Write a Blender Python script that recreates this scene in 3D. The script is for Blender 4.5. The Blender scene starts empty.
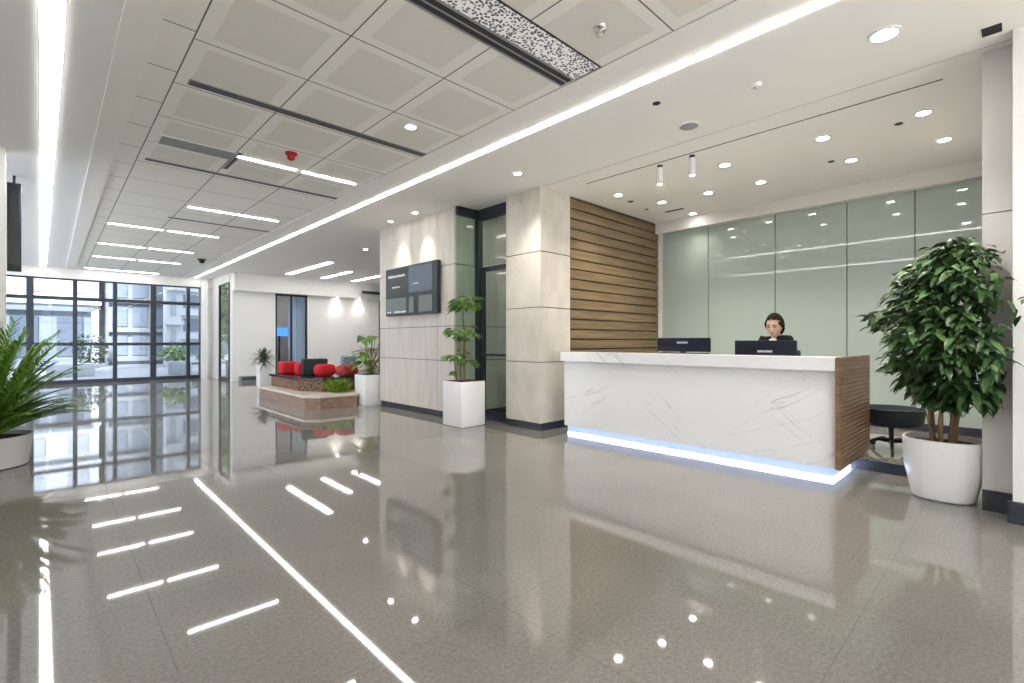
import bpy, bmesh, math, random
from mathutils import Vector, Matrix, Euler
S = bpy.context.scene
C = S.collection
R_ = random.Random(7)
PI = math.pi

# ------------------------------------------------------------------ camera
CAMH = 1.25
YAW = math.atan2(462, 484)                     # angle from +Y towards +X
cd = bpy.data.cameras.new('camera'); cam = bpy.data.objects.new('camera', cd); C.objects.link(cam)
cam.location = (0, 0, CAMH); cam.rotation_euler = (PI/2, 0, -YAW)
cd.sensor_width = 36; cd.lens = 484/1024*36; cd.clip_start = .05; cd.clip_end = 300
S.camera = cam
# ------------------------------------------------------------------ world, sun, exposure
S.view_settings.view_transform = 'Standard'; S.view_settings.look = 'None'
S.view_settings.gamma = 1; S.view_settings.use_curve_mapping = False
S.view_settings.exposure = 1.28
W = bpy.data.worlds.new('sky'); S.world = W; W.use_nodes = True
bg = W.node_tree.nodes['Background']; bg.inputs[0].default_value = (.88, .94, 1, 1); bg.inputs[1].default_value = 2.0
sd = bpy.data.lights.new('sun', 'SUN'); sd.energy = 8; sd.angle = .1; sd.color = (1, .98, .95)
sun = bpy.data.objects.new('sun', sd); C.objects.link(sun); sun.rotation_euler = (math.radians(48), 0, math.radians(-25)); sun.location = (0, 0, 30)

K_STRIP = 7.0; K_TILE = 11.0; K_SPOT = 26.0; WARM = (1, .94, .86); NEUT = (1, .98, .95)

# ------------------------------------------------------------------ materials
def mat(name, col, rough=.5, metal=0, spec=.5, ior=1.45, emit=None, es=0, noise=None, coat=0, trans=0):
    m = bpy.data.materials.new(name); m.use_nodes = True
    n = m.node_tree.nodes; l = m.node_tree.links; b = n['Principled BSDF']
    b.inputs['Base Color'].default_value = (*col, 1); b.inputs['Roughness'].default_value = rough
    b.inputs['Metallic'].default_value = metal; b.inputs['Specular IOR Level'].default_value = spec
    b.inputs['IOR'].default_value = ior; b.inputs['Coat Weight'].default_value = coat; b.inputs['Coat Roughness'].default_value = .03
    if trans: b.inputs['Transmission Weight'].default_value = trans
    if emit: b.inputs['Emission Color'].default_value = (*emit, 1); b.inputs['Emission Strength'].default_value = es
    if noise:                                  # (scale, strength, (sx,sy,sz))
        tc = n.new('ShaderNodeTexCoord'); mp = n.new('ShaderNodeMapping'); mp.inputs['Scale'].default_value = noise[2] if len(noise) > 2 else (1, 1, 1)
        nz = n.new('ShaderNodeTexNoise'); nz.inputs['Scale'].default_value = noise[0]; nz.inputs['Detail'].default_value = 6
        nz.inputs['Roughness'].default_value = .65
        cr = n.new('ShaderNodeValToRGB'); s = noise[1]
        cr.color_ramp.elements[0].position = .3; cr.color_ramp.elements[1].position = .7
        cr.color_ramp.elements[0].color = (*[c*(1-s) for c in col], 1); cr.color_ramp.elements[1].color = (*[min(1, c*(1+s)) for c in col], 1)
        l.new(tc.outputs['Object'], mp.inputs[0]); l.new(mp.outputs[0], nz.inputs[0]); l.new(nz.outputs[0], cr.inputs[0]); l.new(cr.outputs[0], b.inputs['Base Color'])
    return m
def nt(m): return m.node_tree.nodes, m.node_tree.links, m.node_tree.nodes['Principled BSDF']
def math_n(n, l, op, a, b=None, c=None):
    q = n.new('ShaderNodeMath'); q.operation = op
    for i, v in enumerate((a, b, c)):
        if v is None: continue
        if isinstance(v, (int, float)): q.inputs[i].default_value = v
        else: l.new(v, q.inputs[i])
    return q.outputs[0]
def mixc(n, l, f, a, b):
    q = n.new('ShaderNodeMix'); q.data_type = 'RGBA'
    if isinstance(f, (int, float)): q.inputs[0].default_value = f
    else: l.new(f, q.inputs[0])
    for i, v in ((6, a), (7, b)):
        if isinstance(v, tuple): q.inputs[i].default_value = (*v, 1)
        else: l.new(v, q.inputs[i])
    return q.outputs[2]
def grid_line(n, l, sock, off, pitch, hw):      # 1 near grid lines at off + k*pitch
    a = math_n(n, l, 'SUBTRACT', sock, off - pitch*200); a = math_n(n, l, 'MODULO', a, pitch)
    a = math_n(n, l, 'SUBTRACT', a, pitch/2); a = math_n(n, l, 'ABSOLUTE', a)
    return math_n(n, l, 'GREATER_THAN', a, pitch/2 - hw)

M = {}
M['white'] = mat('white_paint', (.80, .79, .76), .55)
M['ceil'] = mat('ceiling_paint', (.88, .86, .83), .6)
M['wallgrey'] = mat('grey_white_wall_panel', (.66, .64, .63), .45)
M['lac'] = mat('white_lacquer', (.86, .85, .84), .25)
M['dark'] = mat('dark_metal_frame', (.035, .042, .055), .35, .3)
M['skirt'] = mat('charcoal_skirting', (.035, .038, .05), .35)
M['black'] = mat('black_plastic', (.014, .015, .02), .4)
M['chrome'] = mat('steel', (.6, .6, .6), .25, 1)
M['slot'] = mat('slot_black', (.03, .03, .035), .6)
M['grille'] = mat('grille_grey', (.30, .31, .33), .5)
M['stone'] = mat('beige_stone', (.62, .57, .50), .4, noise=(3.2, .14, (1, 1, .6)))
M['stone_v'] = mat('beige_stone_veined', (.62, .57, .51), .4, noise=(7, .12, (1.6, 1.6, .12)))
M['granite'] = mat('dark_granite', (.05, .04, .045), .12, noise=(60, .5))
M['lip'] = mat('cream_stone', (.70, .62, .52), .3, noise=(8, .12))
M['tan'] = mat('tan_stone', (.30, .19, .135), .35, noise=(6, .35, (1, 1, 3)))
M['red'] = mat('red_fabric', (.55, .012, .02), .8)
M['redp'] = mat('red_patterned_fabric', (.42, .05, .05), .85, noise=(25, .8))
M['patt'] = mat('blue_grey_patterned_fabric', (.35, .42, .48), .85, noise=(14, .7))
M['charc'] = mat('charcoal_fabric', (.02, .03, .035), .7)
M['bark'] = mat('bark', (.24, .15, .085), .8, noise=(30, .4, (1, 1, .2)))
M['soil'] = mat('soil', (.06, .04, .025), .95, noise=(40, .5))
M['pot'] = mat('white_pot', (.83, .82, .81), .3)
M['potgrey'] = mat('pale_grey_pot', (.60, .58, .55), .5)
M['greenglass'] = mat('back_painted_green_glass', (.42, .495, .45), .03, ior=1.5, coat=.3)
M['seam'] = mat('seam_dark', (.04, .05, .045), .5)
M['skin'] = mat('skin', (.62, .40, .30), .5)
M['hair'] = mat('dark_hair', (.012, .008, .006), .85, spec=.1)
M['suit'] = mat('black_suit', (.006, .006, .008), .85, spec=.15)
M['shirt'] = mat('white_shirt', (.8, .8, .8), .7)
M['lips'] = mat('lips', (.45, .14, .12), .45)
M['eye'] = mat('eye_dark', (.02, .014, .012), .2)
M['redplastic'] = mat('red_plastic', (.45, .01, .015), .35)
M['monitor'] = mat('navy_black_plastic', (.010, .012, .022), .5, spec=.2)
M['logo'] = mat('silver_print', (.5, .52, .6), .4)
M['screen_d'] = mat('screen_dark', (.012, .014, .014), .22, emit=(.3, .34, .33), es=.03, spec=.3)
M['screen_b'] = mat('screen_blue', (.02, .025, .035), .22, emit=(.3, .38, .5), es=.11, spec=.3)
M['screen_l'] = mat('screen_pale', (.03, .035, .035), .22, emit=(.5, .58, .52), es=.10, spec=.3)
M['marks'] = mat('screen_marks', (.5, .5, .5), .4, emit=(.9, .95, 1), es=.12)
M['curtain'] = mat('pale_blue_curtain', (.60, .70, .84), .8)
M['bluesign'] = mat('blue_sign', (.05, .15, .8), .4, emit=(.05, .2, 1), es=.9)
M['asphalt'] = mat('outdoor_paving', (.30, .31, .33), .7, noise=(2, .1))

def emis(name, col, k):
    m = mat(name, (.9, .9, .9), .5, emit=col, es=k); return m
M['strip'] = emis('cove_light_diffuser', NEUT, K_STRIP)
M['tilelamp'] = emis('tile_light_diffuser', NEUT, K_TILE)
M['loungelamp'] = emis('lounge_light_diffuser', NEUT, 7)
M['down'] = emis('downlight_lens', WARM, K_SPOT)
M['led'] = emis('blue_white_led', (.58, .72, 1), 9.0)

# floor: polished grey granite, faint joints
m = mat('polished_granite', (.3, .28, .25), .035, ior=2.0); n, l, b = nt(m); M['floor'] = m
tc = n.new('ShaderNodeTexCoord'); sp = n.new('ShaderNodeSeparateXYZ'); l.new(tc.outputs['Object'], sp.inputs[0])
n1 = n.new('ShaderNodeTexNoise'); n1.inputs['Scale'].default_value = 58; n1.inputs['Detail'].default_value = 5; n1.inputs['Roughness'].default_value = .75; l.new(tc.outputs['Object'], n1.inputs[0])
n2 = n.new('ShaderNodeTexNoise'); n2.inputs['Scale'].default_value = 1.1; n2.inputs['Detail'].default_value = 3; l.new(tc.outputs['Object'], n2.inputs[0])
c1 = n.new('ShaderNodeValToRGB'); c1.color_ramp.elements[0].position = .35; c1.color_ramp.elements[1].position = .68
c1.color_ramp.elements[0].color = (.185, .176, .158, 1); c1.color_ramp.elements[1].color = (.29, .278, .252, 1); l.new(n1.outputs[0], c1.inputs[0])
c2 = n.new('ShaderNodeValToRGB'); c2.color_ramp.elements[0].color = (.82, .82, .82, 1); c2.color_ramp.elements[1].color = (1.12, 1.11, 1.08, 1); l.new(n2.outputs[0], c2.inputs[0])
mu = n.new('ShaderNodeMix'); mu.data_type = 'RGBA'; mu.blend_type = 'MULTIPLY'; mu.inputs[0].default_value = 1; l.new(c1.outputs[0], mu.inputs[6]); l.new(c2.outputs[0], mu.inputs[7])
g = math_n(n, l, 'MAXIMUM', grid_line(n, l, sp.outputs[0], .35, 1.2, .0025), grid_line(n, l, sp.outputs[1], .5, 1.2, .0025))
g = math_n(n, l, 'MULTIPLY', g, .3)
l.new(mixc(n, l, g, mu.outputs[2], (.07, .065, .055)), b.inputs['Base Color'])
bp = n.new('ShaderNodeBump'); bp.inputs['Strength'].default_value = .005; bp.inputs['Distance'].default_value = .02
n3 = n.new('ShaderNodeTexNoise'); n3.inputs['Scale'].default_value = 1.6; l.new(tc.outputs['Object'], n3.inputs[0]); l.new(n3.outputs[0], bp.inputs['Height']); l.new(bp.outputs[0], b.inputs['Normal'])

# ceiling tiles
def tile_mat(name, x0, px, y0, py, panel):
    m = mat(name, (.66, .63, .58), .7); n, l, b = nt(m)
    tc = n.new('ShaderNodeTexCoord'); sp = n.new('ShaderNodeSeparateXYZ'); l.new(tc.outputs['Object'], sp.inputs[0])
    line = math_n(n, l, 'MAXIMUM', grid_line(n, l, sp.outputs[0], x0, px, .0055), grid_line(n, l, sp.outputs[1], y0, py, .0055))
    col = (.86, .84, .80)
    if panel:
        bord = math_n(n, l, 'MAXIMUM', grid_line(n, l, sp.outputs[0], x0, px, .105), grid_line(n, l, sp.outputs[1], y0, py, .085))
        inner = math_n(n, l, 'SUBTRACT', 1, bord)
        near = math_n(n, l, 'LESS_THAN', sp.outputs[1], y0 + 5*py)
        inner = math_n(n, l, 'MULTIPLY', inner, near)
        vo = n.new('ShaderNodeTexNoise'); vo.inputs['Scale'].default_value = 110; l.new(tc.outputs['Object'], vo.inputs[0])
        pc = mixc(n, l, vo.outputs[0], (.68, .66, .61), (.84, .82, .77))
        col = mixc(n, l, inner, col, pc)
    l.new(mixc(n, l, line, col, (.16, .15, .14)), b.inputs['Base Color'])
    return m
M['tile'] = tile_mat('perforated_ceiling_tiles', .74, .8, 3.26, .8, True)
M['tile_s'] = tile_mat('narrow_ceiling_tiles', -.26, 5, 3.26, .7, False)
# marble
m = mat('white_marble', (.86, .86, .87), .12); n, l, b = nt(m); M['marble'] = m
tc = n.new('ShaderNodeTexCoord'); col = (.84, .84, .85)
for ang, off, scl, dens in ((28, 0, .8, (.46, .60)), (-38, 7.3, .7, (.52, .66)), (24, 3.1, 1.2, (.54, .68))):
    m0 = n.new('ShaderNodeMapping'); m0.inputs['Rotation'].default_value = (math.radians(ang), 0, 0); l.new(tc.outputs['Object'], m0.inputs[0])
    mp = n.new('ShaderNodeMapping'); mp.inputs['Scale'].default_value = (scl, scl*.16, scl*1.5); mp.inputs['Location'].default_value = (off, off, off); l.new(m0.outputs[0], mp.inputs[0])
    nz = n.new('ShaderNodeTexNoise'); nz.inputs['Scale'].default_value = 1.6; nz.inputs['Detail'].default_value = 4; nz.inputs['Roughness'].default_value = .62; l.new(mp.outputs[0], nz.inputs[0])
    v = math_n(n, l, 'ABSOLUTE', math_n(n, l, 'SUBTRACT', nz.outputs[0], .5))
    mr = n.new('ShaderNodeMapRange'); l.new(v, mr.inputs[0]); mr.inputs[1].default_value = 0; mr.inputs[2].default_value = .007; mr.inputs[3].default_value = 1; mr.inputs[4].default_value = 0
    nb = n.new('ShaderNodeTexNoise'); nb.inputs['Scale'].default_value = 1.3; m2 = n.new('ShaderNodeMapping'); m2.inputs['Location'].default_value = (off*2, 1, off); l.new(tc.outputs['Object'], m2.inputs[0]); l.new(m2.outputs[0], nb.inputs[0])
    fac = n.new('ShaderNodeMapRange'); l.new(nb.outputs[0], fac.inputs[0]); fac.inputs[1].default_value = dens[0]; fac.inputs[2].default_value = dens[1]
    col = mixc(n, l, math_n(n, l, 'MULTIPLY', math_n(n, l, 'MULTIPLY', mr.outputs[0], fac.outputs[0]), .8), col, (.50, .50, .51))
l.new(col, b.inputs['Base Color'])
# wood
def wood(name, c, sc, dark=.55):
    m = mat(name, c, .42); n, l, b = nt(m)
    tc = n.new('ShaderNodeTexCoord'); mp = n.new('ShaderNodeMapping'); mp.inputs['Scale'].default_value = sc; l.new(tc.outputs['Object'], mp.inputs[0])
    nz = n.new('ShaderNodeTexNoise'); nz.inputs['Scale'].default_value = 3; nz.inputs['Detail'].default_value = 8; nz.inputs['Roughness'].default_value = .6; nz.inputs['Distortion'].default_value = .3; l.new(mp.outputs[0], nz.inputs[0])
    cr = n.new('ShaderNodeValToRGB'); cr.color_ramp.elements[0].position = .3; cr.color_ramp.elements[1].position = .72
    cr.color_ramp.elements[0].color = (*[x*dark for x in c], 1); cr.color_ramp.elements[1].color = (*[x*1.15 for x in c], 1)
    l.new(nz.outputs[0], cr.inputs[0]); l.new(cr.outputs[0], b.inputs['Base Color']); return m
M['slat'] = wood('walnut_slats', (.235, .165, .085), (.5, 5, 9))
M['wood'] = wood('oak_end_panel', (.27, .16, .085), (.7, .7, 14), .5)
# bench weave
m = mat('woven_brown_brick', (.2, .12, .08), .8); n, l, b = nt(m); M['weave'] = m
tc = n.new('ShaderNodeTexCoord'); mp = n.new('ShaderNodeMapping'); mp.inputs['Rotation'].default_value = (PI/2, 0, 0); l.new(tc.outputs['Object'], mp.inputs[0])
vo = n.new('ShaderNodeTexVoronoi'); vo.inputs['Scale'].default_value = 26; l.new(tc.outputs['Object'], vo.inputs[0])
cr = n.new('ShaderNodeValToRGB'); cr.color_ramp.elements[0].color = (.40, .24, .15, 1); cr.color_ramp.elements[1].color = (.08, .045, .03, 1); cr.color_ramp.elements[1].position = .75; l.new(vo.outputs[0], cr.inputs[0]); l.new(cr.outputs[0], b.inputs['Base Color'])
# perforated light grille
m = mat('perforated_white_metal', (.8, .8, .8), .4); n, l, b = nt(m); M['perf'] = m
tc = n.new('ShaderNodeTexCoord'); vo = n.new('ShaderNodeTexVoronoi'); vo.inputs['Scale'].default_value = 44; l.new(tc.outputs['Object'], vo.inputs[0])
q = math_n(n, l, 'GREATER_THAN', vo.outputs[0], .44); l.new(mixc(n, l, q, (.10, .11, .13), (.86, .86, .87)), b.inputs['Base Color'])
l.new(mixc(n, l, q, (.0, .0, .0), (1, 1, 1)), b.inputs['Emission Color']); b.inputs['Emission Strength'].default_value = .06
# thin glass
def glass(name, tint, refl=1.0):
    m = bpy.data.materials.new(name); m.use_nodes = True; n = m.node_tree.nodes; l = m.node_tree.links; n.clear()
    o = n.new('ShaderNodeOutputMaterial'); t = n.new('ShaderNodeBsdfTransparent'); t.inputs[0].default_value = (*tint, 1)
    gl = n.new('ShaderNodeBsdfGlossy'); gl.inputs['Roughness'].default_value = .01; fr = n.new('ShaderNodeFresnel'); fr.inputs[0].default_value = 1.5; ge = n.new('ShaderNodeNewGeometry')
    mx = n.new('ShaderNodeMixShader'); l.new(math_n(n, l, 'MULTIPLY', math_n(n, l, 'MULTIPLY', fr.outputs[0], refl), math_n(n, l, 'SUBTRACT', 1, ge.outputs['Backfacing'])), mx.inputs[0]); l.new(t.outputs[0], mx.inputs[1]); l.new(gl.outputs[0], mx.inputs[2]); l.new(mx.outputs[0], o.inputs[0]); return m
M['glass'] = glass('clear_glass', (.97, .985, 1.0), .7)
M['glasst'] = glass('tinted_window_glass', (.84, .87, .92), .7)
M['glassg'] = glass('greenish_glass', (.83, .90, .86), 1.1)
M['lens'] = glass('spectacle_glass', (.97, .97, .97), .5)
# leaves
def leafm(name, a, bcol, c):
    m = mat(name, a, .42); n, l, b = nt(m); ge = n.new('ShaderNodeNewGeometry'); cr = n.new('ShaderNodeValToRGB')
    cr.color_ramp.elements[0].color = (*a, 1); cr.color_ramp.elements[1].color = (*c, 1); e = cr.color_ramp.elements.new(.5); e.color = (*bcol, 1)
    l.new(ge.outputs['Random Per Island'], cr.inputs[0]); l.new(cr.outputs[0], b.inputs['Base Color']); b.inputs['Subsurface Weight'].default_value = 0
    return m
M['ficus'] = leafm('ficus_leaf', (.022, .056, .018), (.042, .098, .028), (.09, .17, .052))
M['scheff'] = leafm('bright_leaf', (.05, .14, .02), (.12, .26, .04), (.22, .38, .08))
M['palm'] = leafm('palm_leaf', (.05, .15, .015), (.14, .30, .03), (.32, .48, .08))
M['lime'] = leafm('lime_leaf', (.10, .22, .02), (.22, .36, .04), (.36, .46, .08))
M['croton'] = leafm('mixed_leaf', (.05, .12, .02), (.30, .26, .04), (.30, .10, .03))
M['tree'] = leafm('tree_leaf', (.05, .14, .03), (.14, .30, .06), (.28, .46, .10))
M['spiky'] = leafm('grey_green_leaf', (.05, .09, .05), (.10, .15, .09), (.17, .22, .14))

# ------------------------------------------------------------------ mesh helpers
class MB:
    def __init__(s): s.v = []; s.f = []; s.mi = []; s.sm = []
    def add(s, vs, fs, mi=0, smooth=False):
        o = len(s.v); s.v += [tuple(x) for x in vs]; s.f += [tuple(i+o for i in f) for f in fs]; s.mi += [mi]*len(fs); s.sm += [smooth]*len(fs); return s
    def box(s, x0, x1, y0, y1, z0, z1, mi=0):
        return s.add([(x0,y0,z0),(x1,y0,z0),(x1,y1,z0),(x0,y1,z0),(x0,y0,z1),(x1,y0,z1),(x1,y1,z1),(x0,y1,z1)],
              [(0,3,2,1),(4,5,6,7),(0,1,5,4),(1,2,6,5),(2,3,7,6),(3,0,4,7)], mi)
    def rbox(s, x0, x1, y0, y1, z0, z1, r=.01, seg=2, mi=0):
        bm = bmesh.new(); bmesh.ops.create_cube(bm, size=1)
        for v in bm.verts: v.co = Vector(((x0+x1)/2+v.co.x*(x1-x0), (y0+y1)/2+v.co.y*(y1-y0), (z0+z1)/2+v.co.z*(z1-z0)))
        bmesh.ops.bevel(bm, geom=bm.edges[:], offset=r, segments=seg, affect='EDGES', profile=.5)
        bm.verts.index_update(); s.add([v.co[:] for v in bm.verts], [[v.index for v in f.verts] for f in bm.faces], mi, True); bm.free(); return s
    def tube(s, pts, rs, seg=8, mi=0, cap=True):
        pts = [Vector(p) for p in pts]
        if isinstance(rs, (int, float)): rs = [rs]*len(pts)
        vs = []; fs = []; up0 = Vector((0, 0, 1))
        for i, p in enumerate(pts):
            t = (pts[min(i+1, len(pts)-1)]-pts[max(i-1, 0)]).normalized()
            u = up0 if abs(t.z) < .9 else Vector((1, 0, 0)); a = t.cross(u).normalized(); b2 = t.cross(a)
            for k in range(seg): an = 2*PI*k/seg; vs.append(p+(a*math.cos(an)+b2*math.sin(an))*rs[i])
        for i in range(len(pts)-1):
            for k in range(seg): fs.append((i*seg+k, i*seg+(k+1)%seg, (i+1)*seg+(k+1)%seg, (i+1)*seg+k))
        if cap: fs += [tuple(range(seg)), tuple((len(pts)-1)*seg+k for k in reversed(range(seg)))]
        return s.add(vs, fs, mi, True)
    def lathe(s, prof, cx=0, cy=0, cz=0, seg=32, mi=0, sq=2.0, close=True):
        vs = []; fs = []
        for (r, z) in prof:
            for k in range(seg):
                a = 2*PI*k/seg; c, q = math.cos(a), math.sin(a); d = (abs(c)**sq+abs(q)**sq)**(1/sq)
                vs.append((cx+r*c/d, cy+r*q/d, cz+z))
        for i in range(len(prof)-1):
            for k in range(seg): fs.append((i*seg+k, i*seg+(k+1)%seg, (i+1)*seg+(k+1)%seg, (i+1)*seg+k))
        if close: fs += [tuple(reversed(range(seg))), tuple((len(prof)-1)*seg+k for k in range(seg))]
        return s.add(vs, fs, mi, True)
    def ell(s, c, r, seg=20, rings=12, mi=0, rot=None):
        vs = []; fs = []; rt = rot or Matrix.Identity(3)
        for i in range(rings+1):
            th = PI*i/rings
            for k in range(seg):
                a = 2*PI*k/seg; p = rt @ Vector((r[0]*math.sin(th)*math.cos(a), r[1]*math.sin(th)*math.sin(a), r[2]*math.cos(th))); vs.append(Vector(c)+p)
        for i in range(rings):
            for k in range(seg): fs.append((i*seg+k, (i+1)*seg+k, (i+1)*seg+(k+1)%seg, i*seg+(k+1)%seg))
        return s.add(vs, fs, mi, True)
    def leaf(s, p, d, ln, w, droop=.3, roll=0, mi=0, fold=.25):
        d = Vector(d).normalized(); side = d.cross(Vector((0, 0, 1)))
        if side.length < .05: side = Vector((1, 0, 0))
        side.normalize(); side = Matrix.Rotation(roll, 3, d) @ side; nr = side.cross(d).normalized(); p = Vector(p); g = Vector((0, 0, -1))
        pt = lambda t, k: p+d*ln*t+side*w*k+g*ln*droop*t*t+nr*abs(k)*w*fold
        vs = [pt(0, 0), pt(.3, -.42), pt(.3, 0), pt(.3, .42), pt(.65, -.38), pt(.65, 0), pt(.65, .38), pt(1, 0)]
        return s.add(vs, [(0, 2, 1), (0, 3, 2), (1, 2, 5, 4), (2, 3, 6, 5), (4, 5, 7), (5, 6, 7)], mi, True)
    def build(s, name, m, parent=None, loc=None):
        me = bpy.data.meshes.new(name); me.from_pydata([tuple(v) for v in s.v], [], s.f)
        for q in (m if isinstance(m, (list, tuple)) else [m]): me.materials.append(M[q] if isinstance(q, str) else q)
        me.polygons.foreach_set('material_index', s.mi); me.polygons.foreach_set('use_smooth', s.sm); me.update()
        if any(s.sm):
            try: me.set_sharp_from_angle(angle=math.radians(40))
            except Exception: pass
        o = bpy.data.objects.new(name, me); C.objects.link(o)
        if parent is not None: o.parent = parent
        if loc: o.location = loc
        return o
def thing(name, label, cat, loc=(0, 0, 0), rz=0, group=None):
    o = bpy.data.objects.new(name, None); C.objects.link(o); o.location = loc; o.rotation_euler = (0, 0, rz); o.empty_display_size = .1
    o['label'] = label; o['category'] = cat
    if group: o['group'] = group
    return o
def tag(o, label, cat, group=None):
    o['label'] = label; o['category'] = cat
    if group: o['group'] = group
    return o
def struct(o): o['kind'] = 'structure'; return o
def box_s(name, m, *a): return struct(MB().box(*a).build(name, m))
def dup(r, loc, label=None, rz=None):
    def cp(o, par):
        c = o.copy(); C.objects.link(c)
        if par: c.parent = par
        for ch in list(o.children): cp(ch, c)
        return c
    c = cp(r, None); c.location = loc
    if rz is not None: c.rotation_euler = (0, 0, rz)
    if label: c['label'] = label
    return c

CZ = 3.4                                       # ceiling height
# ------------------------------------------------------------------ room shell
box_s('floor', 'floor', -3, 11, -5, 19.6, -.1, 0)
M['ceil_l'] = mat('cool_ceiling_paint', (.86, .855, .865), .6)
box_s('ceiling', 'ceil_l', -3, .34, -5, 19.6, CZ, CZ+.12)
box_s('trim_1', 'ceil', .34, .54, -5, 19.4, CZ-.025, CZ+.12)
box_s('ceiling', 'tile_s', .54, .735, -5, 19.6, CZ+.01, CZ+.12)
box_s('ceiling', 'tile', .735, 3.14, -5, 19.6, CZ+.01, CZ+.12)
box_s('ceiling', 'ceil', 3.14, 11, -5, 19.6, CZ, CZ+.12)
box_s('trim_2', 'white', -3, 4.1, 19.28, 19.5, 3.10, CZ)                        # header over the window wall
box_s('trim_3', 'white', 4.13, 11, 16.75, 17, 2.84, CZ)                         # bulkhead of the lounge
box_s('wall_left', 'white', -3, -2.9, -5, 7.8, 0, CZ)
box_s('wall_left', 'white', -2.9, -.36, 7.75, 7.95, 0, CZ)
box_s('wall_rear', 'white', 4.8, 11, -5.1, -5, 0, CZ)
box_s('wall_right', 'white', 4.8, 5.03, -5, .03, 0, CZ)
struct(MB().box(5.03, 8.3, -.25, .19, 0, 2.195).box(5.03, 8.3, -.25, .19, 2.203, CZ).build('wall_right', 'wallgrey'))
box_s('baseboard_right', 'skirt', 5.005, 5.03, .032, .19, 0, .15)
box_s('baseboard_right', 'skirt', 4.775, 4.8, -3, .055, 0, .15)
box_s('wall_back', 'white', 8.14, 8.3, .19, 6.2, 0, CZ)
box_s('trim_4', 'white', 7.98, 8.14, .19, 4.58, 3.21, CZ)                       # white cornice over the glass panels
box_s('trim_5', 'white', 8.08, 8.14, 4.50, 4.58, .1, 3.21)
box_s('baseboard_back', 'skirt', 8.07, 8.1, .19, 4.5, .1, .2)
struct(MB().box(5.75, 8.1, .28, 4.56, 0, .1).build('trim_6', 'floor'))            # raised floor behind the desk
struct(MB().box(5.73, 5.75, .26, 4.56, 0, .1).box(5.75, 8.1, .26, .28, 0, .1).build('trim_7', 'skirt'))

# stone pillar, four courses with real grooves
def courses(mb, x0, x1, y0, y1, zs, gap=.006, inset=.012):
    mb.box(x0+inset, x1-inset, y0+inset, y1-inset, zs[0], zs[-1], 1)
    for a, b_ in zip(zs[:-1], zs[1:]): mb.box(x0, x1, y0, y1, a+(gap if a > .2 else 0), b_-(gap if b_ < 3.3 else 0), 0)
    return mb
zs = [.11, .96, 1.73, 2.51, CZ]
struct(courses(MB(), 4.92, 5.56, 4.58, 5.28, zs).build('wall_pillar', ['stone', 'seam']))
struct(MB().box(4.945, 5.535, 4.605, 5.28, 0, .11).build('baseboard_pillar', 'skirt'))
# stone wall with the screen
mb = MB(); zt = [.11, .94, 1.50, 2.49, CZ]
mb.box(4.662, 8.1, 6.212, 8.588, .11, CZ, 1)
for a, b_ in zip(zt[:-1], zt[1:]):
    for y0, y1 in ((6.2, 6.66), (6.668, 8.6)): mb.box(4.65, 8.1, y0, y1, a+(.005 if a > .2 else 0), b_-(.005 if b_ < 3.3 else 0), 0)
struct(mb.build('wall_stone', ['stone_v', 'seam']))
box_s('baseboard_stone', 'skirt', 4.675, 8.1, 6.225, 8.58, 0, .11)
box_s('wall_corridor', 'white', 5.56, 8.14, 4.63, 4.75, 0, CZ)
box_s('wall_lounge', 'white', 8.1, 11, 6.2, 8.6, 0, CZ)
box_s('wall_lounge', 'white', 11, 11.1, -5, 19.6, 0, CZ)

# far wall of the lounge
box_s('wall_far', 'white', 4.13, 5.4, 17, 17.3, 0, CZ)
box_s('wall_far', 'white', 5.4, 6.44, 17, 17.3, 2.84, CZ)
box_s('wall_far', 'white', 6.44, 9.15, 17, 17.3, 0, CZ)
box_s('wall_far', 'white', 9.15, 11, 17, 17.3, 2.84, CZ)
box_s('wall_far', 'white', 3.72, 4.13, 19.4, 19.6, 0, CZ)
struct(MB().box(3.72, 3.92, 19.2, 19.4, 0, CZ).build('wall_far', 'lac'))
box_s('wall_shop', 'white', 5.3, 5.4, 17.3, 21, 0, CZ)
box_s('wall_shop', 'potgrey', 5.3, 11, 21, 21.1, 0, CZ)
box_s('wall_shop', 'white', 11, 11.1, 17.3, 21, 0, CZ)
box_s('ceiling', 'white', 5.3, 11.1, 17.3, 21.1, CZ, CZ+.1)
box_s('floor', 'granite', 5.3, 11.1, 17.3, 21.1, -.1, -.001)

box_s('added_sun_block', 'white', -3, 11.1, -4.9, 19.6, 3.75, 34)        # unseen upper storeys, added to keep sun off the facades outside
# windows -----------------------------------------------------------
def window(name, frame_boxes, pane_boxes, gm='glass', fm='dark'):
    r = bpy.data.objects.new(name, None); C.objects.link(r); r['kind'] = 'structure'
    f = MB()
    for b_ in frame_boxes: f.box(*b_)
    f.build('window_frame', fm, r)
    for b_ in pane_boxes: MB().box(*b_).build('pane', gm, r)
    return r
WY = 19.4
xs = [-1.0, -.41, .54, 1.46, 2.42, 3.37, 3.74]
zt_ = [0, 1.17, 2.52, 3.12]
fb = []; pb = []
for i, x in enumerate(xs):
    w = .075 if i in (1, 4) else .05
    fb.append((x-w, x+w, WY-.09, WY+.09, 0, 3.12))
for z, h in ((.05, .06), (1.17, .045), (2.52, .05), (3.10, .04)): fb.append((-1.0, 3.74, WY-.07, WY+.07, z-h, z+h))
for x0, x1 in zip(xs[:-1], xs[1:]):
    for z0, z1 in zip(zt_[:-1], zt_[1:]): pb.append((x0, x1, WY-.004, WY+.004, z0, z1))
window('window_1', fb, pb, 'glasst')
fb = []; pb = []
ys = [7.95, 10.2, 12.5, 14.8, 17.1, 19.4]
for y in ys: fb.append((-1.04, -.96, y-.03, y+.03, 0, CZ))
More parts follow.
